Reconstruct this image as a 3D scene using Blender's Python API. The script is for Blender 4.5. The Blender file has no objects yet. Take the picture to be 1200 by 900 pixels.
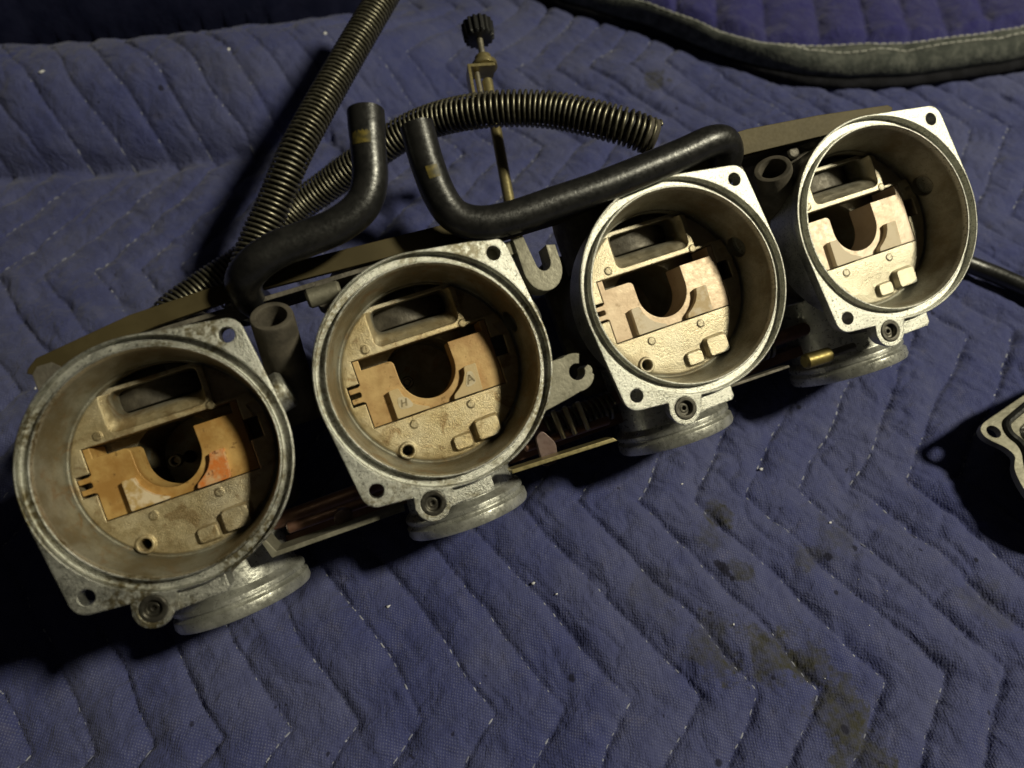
import bpy, bmesh, math, random
import numpy as np
from mathutils import Vector, Matrix

random.seed(4); rng = np.random.RandomState(7)
S = 0.034                       # one unit below = outer radius of a carburettor rim = 34 mm
C = bpy.context.scene.collection
scn = bpy.context.scene
TILT = math.atan2(0.5290, 0.8486)
H0 = 2.40                       # height of the bank's origin over the blanket
CU = [-3.434, -1.187, 1.189, 3.432]   # the four bores along the bank

# ------------------------------------------------------------------ camera
cam = bpy.data.cameras.new("camera"); camo = bpy.data.objects.new("camera", cam); C.objects.link(camo)
cam.sensor_width = 36.0; cam.lens = 36.0 * 797.2 / 1200.0
cam.clip_start = 0.01; cam.clip_end = 20
Rm = Matrix(((0.925756, 0.323047, -0.196512), (-0.378099, 0.786117, -0.488900), (-0.003456, 0.526903, 0.849896)))
camo.matrix_world = Matrix.Translation(Vector((-1.7585, -3.0998, 7.1349)) * S) @ Rm.to_4x4()
cam.dof.use_dof = True; cam.dof.focus_distance = 6.6 * S; cam.dof.aperture_fstop = 9.0
scn.camera = camo

# ------------------------------------------------------------------ light
w = bpy.data.worlds.new("World"); scn.world = w; w.use_nodes = True
bg = w.node_tree.nodes["Background"]; bg.inputs[0].default_value = (1.0, 0.92, 0.86, 1); bg.inputs[1].default_value = 0.009
ld = bpy.data.lights.new("work_lamp", 'POINT'); lo = bpy.data.objects.new("work_lamp", ld); C.objects.link(lo)
lo.location = Vector((24.6, -9.74, 32.4)) * S
ld.energy = 74.0; ld.color = (1.0, 0.94, 0.70); ld.shadow_soft_size = 2.2 * S
vs = scn.view_settings; vs.view_transform = 'Standard'; vs.look = 'None'; vs.exposure = 0.0; vs.gamma = 1.0; vs.use_curve_mapping = False

# ------------------------------------------------------------------ materials
class NT:
    def __init__(s, name):
        s.m = bpy.data.materials.new(name); s.m.use_nodes = True
        s.t = s.m.node_tree; s.b = s.t.nodes["Principled BSDF"]
        tc = s.t.nodes.new("ShaderNodeTexCoord"); mp = s.t.nodes.new("ShaderNodeMapping")
        mp.inputs["Scale"].default_value = (1 / S,) * 3
        s.t.links.new(tc.outputs["Object"], mp.inputs[0]); s.co = mp.outputs[0]; s.rnd = None
    def val(s, x, sock):
        if hasattr(x, "default_value") or hasattr(x, "is_linked"): s.t.links.new(x, sock)
        else: sock.default_value = x
    def noise(s, scale, detail=5, rough=0.6, off=(0, 0, 0), dist=0.0):
        n = s.t.nodes.new("ShaderNodeTexNoise"); n.inputs["Scale"].default_value = scale
        n.inputs["Detail"].default_value = detail; n.inputs["Roughness"].default_value = rough; n.inputs["Distortion"].default_value = dist
        v = s.t.nodes.new("ShaderNodeVectorMath"); v.operation = 'ADD'; s.t.links.new(s.co, v.inputs[0])
        if s.rnd is None:
            oi = s.t.nodes.new("ShaderNodeObjectInfo"); cx = s.t.nodes.new("ShaderNodeCombineXYZ")
            for k, m in enumerate((37.0, 53.0, 29.0)): s.t.links.new(s.math('MULTIPLY', oi.outputs["Random"], m), cx.inputs[k])
            s.rnd = cx.outputs[0]
        w2 = s.t.nodes.new("ShaderNodeVectorMath"); w2.operation = 'ADD'; s.t.links.new(s.rnd, w2.inputs[0]); w2.inputs[1].default_value = off
        s.t.links.new(w2.outputs[0], v.inputs[1])
        s.t.links.new(v.outputs[0], n.inputs["Vector"]); return n.outputs["Fac"]
    def ramp(s, x, a, b, lo=0.0, hi=1.0, smooth=True):
        n = s.t.nodes.new("ShaderNodeMapRange"); n.interpolation_type = 'SMOOTHSTEP' if smooth else 'LINEAR'
        s.t.links.new(x, n.inputs[0])
        for i, v in zip((1, 2, 3, 4), (a, b, lo, hi)): n.inputs[i].default_value = v
        return n.outputs[0]
    def math(s, op, a, b=0.0):
        n = s.t.nodes.new("ShaderNodeMath"); n.operation = op; s.val(a, n.inputs[0]); s.val(b, n.inputs[1]); return n.outputs[0]
    def mix(s, f, a, b):
        n = s.t.nodes.new("ShaderNodeMix"); n.data_type = 'RGBA'
        s.val(f, n.inputs[0])
        for x, k in ((a, 6), (b, 7)):
            if isinstance(x, tuple): n.inputs[k].default_value = tuple(x) + (1,) if len(x) == 3 else x
            else: s.t.links.new(x, n.inputs[k])
        return n.outputs[2]
    def bump(s, h, strength, dist, normal=None):
        n = s.t.nodes.new("ShaderNodeBump"); n.inputs["Strength"].default_value = strength; n.inputs["Distance"].default_value = dist * S
        s.t.links.new(h, n.inputs["Height"])
        if normal: s.t.links.new(normal, n.inputs["Normal"])
        return n.outputs[0]
    def bevel(s, r):
        n = s.t.nodes.new("ShaderNodeBevel"); n.samples = 4; n.inputs[0].default_value = r * S; return n.outputs[0]
    def xyz(s):
        n = s.t.nodes.new("ShaderNodeSeparateXYZ"); s.t.links.new(s.co, n.inputs[0]); return n.outputs
    def objcol(s):
        n = s.t.nodes.new("ShaderNodeObjectInfo"); q = s.t.nodes.new("ShaderNodeSeparateColor"); s.t.links.new(n.outputs["Color"], q.inputs[0]); return q.outputs
    def out(s, col, rough, metal=0.0, normal=None, spec=None):
        for x, k in ((col, "Base Color"), (rough, "Roughness"), (metal, "Metallic")):
            if isinstance(x, tuple): s.b.inputs[k].default_value = x + (1,)
            else: s.val(x, s.b.inputs[k])
        if normal: s.t.links.new(normal, s.b.inputs["Normal"])
        if spec is not None: s.b.inputs["Specular IOR Level"].default_value = spec
        return s.m

def simple(name, c1, c2, scale=6, rough=(0.4, 0.6), metal=0.0, bump=0.15, bdist=0.01, bscale=30, bev=0.012, spec=None):
    n = NT(name); a = n.noise(scale); b = n.noise(bscale, 4)
    f = n.ramp(a, 0.35, 0.65)
    return n.out(n.mix(f, c1, c2), n.ramp(b, 0.3, 0.7, rough[0], rough[1]), metal,
                 n.bump(b, bump, bdist, n.bevel(bev) if bev else None), spec)

def cast_material():
    # cast aluminium with brown fuel varnish (how much: object colour) and yellow-brown grime
    n = NT("cast_aluminium"); x, y, z = n.xyz(); oc = n.objcol()
    fine = n.noise(70, 4, 0.7); mid = n.noise(9, 5); big = n.noise(2.2, 6, 0.65); spk = n.noise(24, 3, 0.6, (7, 3, 1))
    col = n.mix(n.ramp(mid, 0.3, 0.7), (0.50, 0.50, 0.455), (0.66, 0.655, 0.60))
    col = n.mix(n.ramp(n.noise(48, 3, 0.7, (1, 2, 3)), 0.52, 0.68), col, (0.20, 0.20, 0.17))
    r = n.math('SQRT', n.math('ADD', n.math('MULTIPLY', x, x), n.math('MULTIPLY', y, y)))
    # varnish, thin and golden on the floor; on the wall also darkened for shade
    inb = n.math('MULTIPLY', n.ramp(r, 0.885, 0.875), n.ramp(z, -0.02, -0.07))
    flo = n.math('MULTIPLY', n.ramp(r, 0.80, 0.78), n.ramp(z, -0.60, -0.49))  # recesses below the floor take the dark wall tone, standing in for shade
    wall = n.math('MULTIPLY', n.math('SUBTRACT', inb, n.math('MINIMUM', inb, flo)), n.ramp(big, 0.28, 0.6, 0.72, 1.0))
    col = n.mix(wall, col, n.mix(n.math('MULTIPLY', n.ramp(big, 0.42, 0.66), 0.7), (0.215, 0.205, 0.16), (0.15, 0.115, 0.065)))
    fl = n.math('MULTIPLY', n.math('MULTIPLY', inb, flo), n.math('MULTIPLY', oc[1], n.ramp(big, 0.25, 0.62, 0.5, 1.0)))
    col = n.mix(n.math('MULTIPLY', inb, flo), col, n.mix(n.ramp(mid, 0.35, 0.65), (0.50, 0.46, 0.36), (0.60, 0.555, 0.45)))
    col = n.mix(fl, col, n.mix(n.ramp(mid, 0.35, 0.65), (0.52, 0.39, 0.19), (0.60, 0.48, 0.26)))
    st = n.math('MULTIPLY', n.math('MULTIPLY', inb, oc[1]), n.ramp(n.noise(4.5, 6, 0.7, (4, 4, 4), 0.8), 0.52, 0.66, 0.0, 0.75))
    col = n.mix(st, col, (0.21, 0.115, 0.035))
    varn = n.math('MAXIMUM', wall, fl)
    gr = n.math('MULTIPLY', n.math('MULTIPLY', n.ramp(big, 0.42, 0.60), n.ramp(spk, 0.36, 0.58)), n.math('MULTIPLY', oc[0], n.math('SUBTRACT', 1.0, n.math('MULTIPLY', inb, 0.75))))
    col = n.mix(gr, col, (0.13, 0.10, 0.035))
    rough = n.math('ADD', n.math('ADD', n.ramp(mid, 0.3, 0.7, 0.30, 0.45), n.ramp(fine, 0.35, 0.65, -0.03, 0.08)), n.math('MULTIPLY', wall, 0.08))
    nb = n.bump(fine, 0.6, 0.0085, n.bevel(0.018))
    nb = n.bump(mid, 0.10, 0.012, nb)
    met = n.math('SUBTRACT', 0.90, n.math('MULTIPLY', varn, 0.36))
    return n.out(col, rough, met, nb)

def plate_material():
    # tan varnished slide guide; object colour red = how orange it has gone
    n = NT("varnished_guide"); oc = n.objcol()
    a = n.noise(3.5, 5); b = n.noise(16, 4, 0.6, (3, 1, 2)); f = n.noise(50, 3)
    pale = n.mix(n.ramp(a, 0.35, 0.65), (0.68, 0.57, 0.46), (0.60, 0.48, 0.36))
    tan = n.mix(n.ramp(a, 0.35, 0.65), (0.60, 0.39, 0.14), (0.40, 0.215, 0.06))
    col = n.mix(oc[0], pale, tan)
    col = n.mix(n.math('MULTIPLY', n.ramp(b, 0.60, 0.72), n.math('ADD', 0.15, n.math('MULTIPLY', oc[0], 0.65))), col, (0.16, 0.085, 0.02))
    return n.out(col, n.ramp(b, 0.3, 0.7, 0.38, 0.55), 0.25, n.bump(f, 0.2, 0.006, n.bevel(0.012)))

def pad_material():
    # object colour: red = orange corrosion, green = yellow-brown stain, blue = pale
    n = NT("stained_pad"); oc = n.objcol()
    a = n.noise(7, 5, 0.65, (1, 5, 2)); b = n.noise(15, 4); f = n.noise(60, 2)
    col = n.mix(oc[2], (0.56, 0.42, 0.22), (0.72, 0.62, 0.49))
    col = n.mix(n.math('MULTIPLY', n.ramp(a, 0.44, 0.62), oc[1]), col, (0.40, 0.24, 0.05))
    col = n.mix(n.math('MULTIPLY', n.ramp(a, 0.30, 0.66), oc[0]), col, (0.60, 0.15, 0.02))
    col = n.mix(n.math('MULTIPLY', n.ramp(b, 0.60, 0.68), oc[0]), col, (0.14, 0.05, 0.015))
    return n.out(col, 0.55, 0.0, n.bump(f, 0.3, 0.006, n.bevel(0.01)))

STAINS = [(1.40, -1.41, .17, .8), (1.23, -2.06, .15, .7), (1.12, -1.62, .17, .5), (1.03, -2.89, .40, .85), (0.62, -2.62, .30, .6),
          (1.41, -3.54, .34, .75), (1.34, -3.9, .34, .75), (1.33, -3.12, .30, .7), (4.42, 5.65, .22, .85), (3.41, -3.33, .28, .35),
          (0.33, -1.9, .35, .25), (2.41, -2.10, .26, .45), (-2.1, 7.3, .5, .2), (2.0, -2.2, .2, .5)]
SPECKS = [(1.05, -1.89, .05), (1.07, -1.94, .065), (1.085, -1.99, .07), (1.10, -2.04, .065), (1.11, -2.09, .05), (2.73, -4.12, .05), (3.23, -2.43, .06), (1.34, -3.72, .05), (0.96, -3.07, .05), (-0.85, -2.34, .06),
          (2.2, -2.28, .055), (2.55, -2.3, .05), (2.05, -2.62, .05), (-1.2, -3.2, .05), (0.1, -3.5, .05), (3.6, -2.9, .04), (4.4, 4.9, .04), (-3.2, 7.4, .05), (3.0, -0.6, .035)]
def blanket_material(name, c1, c2, marks=True):
    n = NT(name); big = n.noise(0.8, 5, 0.6); mid = n.noise(4.5, 5, 0.65); fine = n.noise(70, 2, 0.6)
    col = n.mix(n.ramp(big, 0.36, 0.66), c1, c2)
    col = n.mix(n.ramp(mid, 0.55, 0.75, 0.0, 0.35), col, (0.10, 0.095, 0.15))
    # open weave with paler dots
    rt = n.t.nodes.new("ShaderNodeVectorRotate"); rt.rotation_type = 'Z_AXIS'; rt.inputs["Angle"].default_value = -0.31
    n.t.links.new(n.co, rt.inputs["Vector"])
    dst = n.t.nodes.new("ShaderNodeVectorMath"); dst.operation = 'ADD'
    nv = n.t.nodes.new("ShaderNodeTexNoise"); nv.inputs["Scale"].default_value = 5; n.t.links.new(n.co, nv.inputs["Vector"])
    sc = n.t.nodes.new("ShaderNodeVectorMath"); sc.operation = 'SCALE'; sc.inputs["Scale"].default_value = 0.05
    n.t.links.new(nv.outputs["Color"], sc.inputs[0]); n.t.links.new(rt.outputs[0], dst.inputs[0]); n.t.links.new(sc.outputs[0], dst.inputs[1])
    sp = n.t.nodes.new("ShaderNodeSeparateXYZ"); n.t.links.new(dst.outputs[0], sp.inputs[0])
    sx = n.math('SINE', n.math('MULTIPLY', sp.outputs[0], 190.0)); sy = n.math('SINE', n.math('MULTIPLY', sp.outputs[1], 150.0))
    weave = n.math('MULTIPLY', sx, sy)
    dots = n.math('MULTIPLY', n.ramp(weave, 0.15, 0.9), n.ramp(mid, 0.35, 0.6, 0.25, 1.0))
    col = n.mix(n.math('MULTIPLY', dots, 0.30), col, (0.24, 0.26, 0.36))
    col = n.mix(n.ramp(fine, 0.62, 0.75, 0.0, 0.35), col, (0.26, 0.27, 0.36))
    if marks:
        X, Y, Z = n.xyz(); wob = n.noise(3.2, 5, 0.7, (9, 2, 4)); ws = n.noise(14, 4, 0.6)
        fo = n.ramp(ws, 0.3, 0.7, 0.45, 1.0)
        def mask(cx, cy, r, wn):
            d = n.math('SQRT', n.math('ADD', n.math('POWER', n.math('ABSOLUTE', n.math('SUBTRACT', X, cx)), 2.0), n.math('POWER', n.math('ABSOLUTE', n.math('SUBTRACT', Y, cy)), 2.0)))
            d = n.math('ADD', n.math('DIVIDE', d, r), n.math('MULTIPLY', n.math('SUBTRACT', wob, 0.5), wn))
            return n.ramp(d, 1.08, 0.5)
        for cx, cy, r, a in STAINS:
            col = n.mix(n.math('MULTIPLY', n.math('MULTIPLY', mask(cx, cy, r, 3.6), fo), n.math('MULTIPLY', n.ramp(mid, 0.3, 0.6, 0.6, 1.0), min(1.0, a * 1.25))), col, (0.042, 0.041, 0.028))
        for cx, cy, r in SPECKS:
            col = n.mix(n.math('MULTIPLY', mask(cx, cy, r * .8, 3.0), 0.85), col, (0.012, 0.012, 0.025))
        col = n.mix(n.math('MULTIPLY', n.ramp(n.noise(7.0, 2, 0.5, (5, 1, 8), 0.4), 0.735, 0.765), 0.8), col, (0.016, 0.016, 0.035))
    h = n.math('ADD', n.math('MULTIPLY', weave, 0.25), n.math('MULTIPLY', fine, 0.6))
    nb = n.bump(h, 0.35, 0.02); nb = n.bump(n.noise(4.2, 6, 0.6, (2, 8, 1), 0.5), 0.60, 0.11, nb)
    n.b.inputs["Sheen Weight"].default_value = 0.12; n.b.inputs["Sheen Roughness"].default_value = 0.5
    return n.out(col, 0.92, 0.0, nb, 0.15)

M = {}
M['cast'] = cast_material(); M['plate'] = plate_material(); M['pad'] = pad_material()
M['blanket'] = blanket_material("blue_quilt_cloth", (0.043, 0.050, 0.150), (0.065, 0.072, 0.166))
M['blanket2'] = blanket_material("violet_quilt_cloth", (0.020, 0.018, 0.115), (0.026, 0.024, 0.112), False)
M['bowlmetal'] = simple("grey_pot_metal", (0.38, 0.38, 0.34), (0.62, 0.62, 0.57), 5, (0.24, 0.44), 0.7, 0.35, 0.010, 26)
M['lugmetal'] = simple("stained_lug", (0.17, 0.16, 0.12), (0.27, 0.255, 0.20), 4, (0.45, 0.6), 0.5, 0.25, 0.014, 30)
M['darkcast'] = simple("grimy_casting", (0.07, 0.062, 0.05), (0.15, 0.135, 0.11), 4, (0.5, 0.7), 0.4, 0.4, 0.02, 20)
M['gold'] = simple("zinc_plated_steel", (0.070, 0.055, 0.024), (0.052, 0.040, 0.016), 2.5, (0.56, 0.60), 0.15, 0.04, 0.004, 30, 0.012, 0.22)
M['zinc'] = simple("yellow_zinc", (0.40, 0.34, 0.17), (0.30, 0.25, 0.12), 4, (0.3, 0.45), 0.7, 0.1, 0.006, 30)
M['brass'] = simple("brass", (0.26, 0.21, 0.08), (0.19, 0.15, 0.05), 6, (0.4, 0.55), 0.7, 0.15, 0.008, 30)
M['rubber'] = simple("black_rubber", (0.009, 0.009, 0.009), (0.017, 0.0165, 0.016), 6, (0.27, 0.42), 0.0, 0.25, 0.010, 30, None, 0.55)
M['oldrubber'] = simple("dusty_rubber", (0.055, 0.048, 0.038), (0.10, 0.087, 0.068), 5, (0.6, 0.8), 0.0, 0.35, 0.014, 24, 0.02, 0.3)
M['spring'] = simple("oily_spring_wire", (0.13, 0.12, 0.085), (0.24, 0.225, 0.17), 9, (0.3, 0.5), 0.8, 0.1, 0.005, 40, None)
M['core'] = simple("dark_hose", (0.018, 0.017, 0.014), (0.03, 0.028, 0.022), 6, (0.5, 0.7), 0.0, 0.2, 0.008, 30, None)
M['black'] = simple("black_plastic", (0.012, 0.012, 0.013), (0.02, 0.02, 0.02), 8, (0.35, 0.5), 0.0, 0.1, 0.005, 40, 0.015)
M['steel'] = simple("dull_steel", (0.26, 0.24, 0.19), (0.36, 0.33, 0.26), 6, (0.4, 0.55), 0.85, 0.15, 0.006, 30)
M['darksteel'] = simple("oily_steel", (0.07, 0.065, 0.055), (0.14, 0.13, 0.11), 6, (0.3, 0.45), 0.8, 0.15, 0.006, 30)
M['lever'] = simple("dull_copper_lever", (0.12, 0.075, 0.065), (0.17, 0.12, 0.11), 6, (0.35, 0.5), 0.5, 0.15, 0.006, 30)
M['rust'] = simple("red_brown_shaft", (0.10, 0.045, 0.028), (0.16, 0.085, 0.06), 5, (0.4, 0.6), 0.4, 0.2, 0.008, 20)
M['yellow'] = simple("yellow_paint", (0.16, 0.12, 0.02), (0.04, 0.035, 0.012), 14, (0.5, 0.6), 0.0, 0.1, 0.004, 30, None)
M['white'] = simple("white_residue", (0.62, 0.53, 0.38), (0.52, 0.42, 0.26), 14, (0.7, 0.8), 0.0, 0.2, 0.006, 30, None)
M['mark'] = simple("dark_residue", (0.24, 0.19, 0.11), (0.32, 0.26, 0.16), 14, (0.7, 0.8), 0.0, 0.2, 0.006, 30, None)
M['binding'] = simple("grey_binding_cloth", (0.045, 0.05, 0.046), (0.095, 0.10, 0.09), 6, (0.85, 0.95), 0.0, 0.6, 0.04, 16, None, 0.2)
M['understrip'] = simple("black_strip", (0.008, 0.008, 0.010), (0.014, 0.014, 0.018), 4, (0.9, 0.95), 0.0, 0.5, 0.04, 12, None, 0.1)
M['thread'] = simple("thread", (0.15, 0.16, 0.24), (0.36, 0.37, 0.43), 6, (0.8, 0.9), 0.0, 0.0, 0.004, 30, None, 0.2)
M['whitethread'] = simple("white_thread", (0.34, 0.34, 0.31), (0.46, 0.46, 0.43), 3, (0.8, 0.9), 0.0, 0.0, 0.004, 30, None, 0.2)
M['blackcloth'] = simple("black_cloth", (0.005, 0.006, 0.018), (0.008, 0.009, 0.024), 3, (0.9, 0.95), 0.0, 0.4, 0.05, 9, None, 0.05)
M['floor'] = simple("bench_top", (0.03, 0.028, 0.026), (0.05, 0.047, 0.042), 2, (0.6, 0.8), 0.0, 0.2, 0.02, 12, None)
M['lint'] = simple("lint", (0.62, 0.62, 0.66), (0.72, 0.72, 0.74), 3, (0.8, 0.9), 0.0, 0.0, 0.004, 30, None)
M['gasket'] = simple("black_gasket", (0.010, 0.010, 0.010), (0.018, 0.018, 0.018), 8, (0.25, 0.4), 0.0, 0.1, 0.004, 30, None, 0.5)
M['chrome'] = simple("bright_alloy", (0.55, 0.55, 0.52), (0.65, 0.64, 0.60), 5, (0.16, 0.3), 0.9, 0.15, 0.01, 14)

# ------------------------------------------------------------------ mesh helpers (all in rim radii)
def finish(name, bm, mat, parent=None, loc=(0, 0, 0), smooth=35, color=None):
    bmesh.ops.recalc_face_normals(bm, faces=bm.faces)
    bmesh.ops.scale(bm, vec=(S, S, S), verts=bm.verts)
    me = bpy.data.meshes.new(name); bm.to_mesh(me); bm.free()
    return link(name, me, mat, parent, loc, smooth, color)
def link(name, me, mat, parent=None, loc=(0, 0, 0), smooth=35, color=None):
    if mat and not me.materials: me.materials.append(mat)
    if smooth is not None:
        me.polygons.foreach_set("use_smooth", [True] * len(me.polygons))
        if smooth < 180:
            me.set_sharp_from_angle(angle=math.radians(smooth))
    o = bpy.data.objects.new(name, me); C.objects.link(o); o.parent = parent
    o.location = Vector(loc) * S
    if color: o.color = tuple(color) + (1,)
    return o
def tag(o, label=None, cat=None, group=None, kind=None):
    for k, v in (('label', label), ('category', cat), ('group', group), ('kind', kind)):
        if v: o[k] = v
    return o
def prism(bm, pts, w0, w1, pts1=None):
    b = [bm.verts.new((x, y, w0)) for x, y in pts]; t = [bm.verts.new((x, y, w1)) for x, y in (pts1 or pts)]
    n = len(pts); bm.faces.new(b[::-1]); bm.faces.new(t)
    for i in range(n): bm.faces.new((b[i], b[(i + 1) % n], t[(i + 1) % n], t[i]))
def frame_of(d):
    d = Vector(d).normalized(); a = Vector((0, 0, 1)) if abs(d.z) < 0.9 else Vector((1, 0, 0))
    x = a.cross(d).normalized(); return x, d.cross(x), d
def lathe(bm, prof, o=(0, 0, 0), d=(0, 0, 1), seg=48, closed=False):
    x, y, z = frame_of(d); o = Vector(o); rings = []
    for r, h in prof:
        rings.append([bm.verts.new(o + z * h + (x * math.cos(2 * math.pi * k / seg) + y * math.sin(2 * math.pi * k / seg)) * r) for k in range(seg)])
    n = len(rings)
    for i in range(n if closed else n - 1):
        a, b = rings[i], rings[(i + 1) % n]
        for k in range(seg): bm.faces.new((a[k], a[(k + 1) % seg], b[(k + 1) % seg], b[k]))
    if not closed:
        bm.faces.new(rings[0][::-1]); bm.faces.new(rings[-1])
def cyl(bm, a, b, r, seg=20, r1=None):
    a = Vector(a); b = Vector(b); d = b - a; c = min(0.25 * min(r, r1 or r), d.length * 0.3)
    lathe(bm, [(r - c, 0), (r, c), (r1 or r, d.length - c), ((r1 or r) - c, d.length)], a, d, seg)
def box(bm, lo, hi, ch=0.02):
    x0, y0, z0 = lo; x1, y1, z1 = hi
    p = [(x0 + ch, y0), (x1 - ch, y0), (x1, y0 + ch), (x1, y1 - ch), (x1 - ch, y1), (x0 + ch, y1), (x0, y1 - ch), (x0, y0 + ch)]
    prism(bm, p, z0, z1)
def spline(pts, n):
    P = np.array(pts, float); P = np.vstack([2 * P[0] - P[1], P, 2 * P[-1] - P[-2]]); out = []
    segs = len(pts) - 1
    for i in range(segs):
        p0, p1, p2, p3 = P[i:i + 4]
        for t in np.linspace(0, 1, n, endpoint=False):
            out.append(0.5 * ((2 * p1) + (-p0 + p2) * t + (2 * p0 - 5 * p1 + 4 * p2 - p3) * t * t + (-p0 + 3 * p1 - 3 * p2 + p3) * t ** 3))
    out.append(P[-2]); out = np.array(out)
    d = np.r_[0, np.cumsum(np.linalg.norm(np.diff(out, axis=0), axis=1))]; m = max(8, segs * n)
    s = np.linspace(0, d[-1], m); return np.stack([np.interp(s, d, out[:, k]) for k in range(out.shape[1])], 1), d[-1]
def frames(path):
    T = np.gradient(path, axis=0); T /= np.linalg.norm(T, axis=1)[:, None]
    a = np.array([0, 0, 1.0]) if abs(T[0, 2]) < .9 else np.array([1.0, 0, 0])
    N = [np.cross(np.cross(T[0], a), T[0])]; N[0] /= np.linalg.norm(N[0])
    for i in range(1, len(path)):
        v = N[-1] - T[i] * (N[-1] @ T[i]); N.append(v / np.linalg.norm(v))
    N = np.array(N); return T, N, np.cross(T, N)
def tube(bm, path, rad, seg=20, hollow=0.0, a0=0.0, a1=2 * math.pi):
    path = np.asarray(path, float); T, N, B = frames(path); rr = rad if hasattr(rad, '__len__') else [rad] * len(path)
    full = abs(a1 - a0 - 2 * math.pi) < 1e-6; cnt = seg if full else seg + 1; rings = []
    for i, p in enumerate(path):
        rings.append([bm.verts.new(p + (N[i] * math.cos(t) + B[i] * math.sin(t)) * rr[i]) for t in [a0 + (a1 - a0) * k / seg for k in range(cnt)]])
    for a, b in zip(rings[:-1], rings[1:]):
        for k in range(seg): bm.faces.new((a[k], a[(k + 1) % cnt], b[(k + 1) % cnt], b[k]))
    if full:
        for ring, i in ((rings[0], 0), (rings[-1], -1)):
            if hollow:                 # open hose end: lip, then a bore going in
                sgn = 1 if i == 0 else -1; c = Vector(path[i]); inn = [bm.verts.new(c + (v.co - c) * hollow) for v in ring]
                deep = [bm.verts.new(v.co + Vector(T[i]) * sgn * 0.3) for v in inn]
                for k in range(seg):
                    bm.faces.new((ring[k], ring[(k + 1) % seg], inn[(k + 1) % seg], inn[k])); bm.faces.new((inn[k], inn[(k + 1) % seg], deep[(k + 1) % seg], deep[k]))
                bm.faces.new(deep)
            else: bm.faces.new(ring)
def rounded(pts, r, n=5):
    out = []; m = len(pts)
    for i in range(m):
        p0, p, p1 = Vector(pts[i - 1]), Vector(pts[i]), Vector(pts[(i + 1) % m])
        a = (p0 - p); b = (p1 - p); k = min(r, a.length * .45, b.length * .45); A = p + a.normalized() * k; B = p + b.normalized() * k
        for t in [j / n for j in range(n + 1)]: out.append(tuple(A * (1 - t) ** 2 + p * 2 * t * (1 - t) + B * t * t))
    return out
def circ(cx, cy, r, n=24, a0=0, a1=2 * math.pi):
    return [(cx + r * math.cos(a0 + (a1 - a0) * k / n), cy + r * math.sin(a0 + (a1 - a0) * k / n)) for k in range(n)]
def hull(pts):
    P = sorted(set(pts)); 
    def half(P):
        h = []
        for p in P:
            while len(h) > 1 and (h[-1][0] - h[-2][0]) * (p[1] - h[-2][1]) - (h[-1][1] - h[-2][1]) * (p[0] - h[-2][0]) <= 0: h.pop()
            h.append(p)
        return h
    a = half(P); b = half(P[::-1]); return a[:-1] + b[:-1]
def exitdist(poly, th):
    dx, dy = math.cos(th), math.sin(th); best = 0
    for i in range(len(poly)):
        (x0, y0), (x1, y1) = poly[i], poly[(i + 1) % len(poly)]; ex, ey = x1 - x0, y1 - y0
        den = dx * ey - dy * ex
        if abs(den) < 1e-12: continue
        t = (x0 * ey - y0 * ex) / den; u = (x0 * dy - y0 * dx) / den
        if -1e-9 <= u <= 1 + 1e-9 and t > best: best = t
    return best
def boolean(bm, cutters):
    bmesh.ops.recalc_face_normals(bm, faces=bm.faces)
    me = bpy.data.meshes.new("tmp"); bm.to_mesh(me); bm.free(); o = bpy.data.objects.new("tmp", me); C.objects.link(o); tmp = [o]
    for c in cutters:
        cb = bmesh.new(); c(cb); bmesh.ops.recalc_face_normals(cb, faces=cb.faces)
        cm = bpy.data.meshes.new("tmpc"); cb.to_mesh(cm); cb.free(); co = bpy.data.objects.new("tmpc", cm); C.objects.link(co); tmp.append(co)
        md = o.modifiers.new("b", 'BOOLEAN'); md.operation = 'DIFFERENCE'; md.object = co; md.solver = 'EXACT'
    dg = bpy.context.evaluated_depsgraph_get(); dg.update()
    r = bpy.data.meshes.new_from_object(o.evaluated_get(dg)); out = bmesh.new(); out.from_mesh(r)
    for t in tmp: bpy.data.objects.remove(t)
    bpy.data.meshes.remove(r); return out

# numpy value noise
def vnoise(x, y, seed, f):
    r = np.random.RandomState(seed).rand(256, 256); x = x * f + 100; y = y * f + 100
    xi = np.floor(x).astype(int); yi = np.floor(y).astype(int); u = x - xi; v = y - yi; u = u * u * (3 - 2 * u); v = v * v * (3 - 2 * v)
    g = lambda a, b: r[a % 256, b % 256]
    return ((g(xi, yi) * (1 - u) + g(xi + 1, yi) * u) * (1 - v) + (g(xi, yi + 1) * (1 - u) + g(xi + 1, yi + 1) * u) * v) - .5
def fbm(x, y, seed, f, o=4, g=.5):
    return sum(vnoise(x, y, seed + i, f * 2 ** i) * g ** i for i in range(o))

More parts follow.
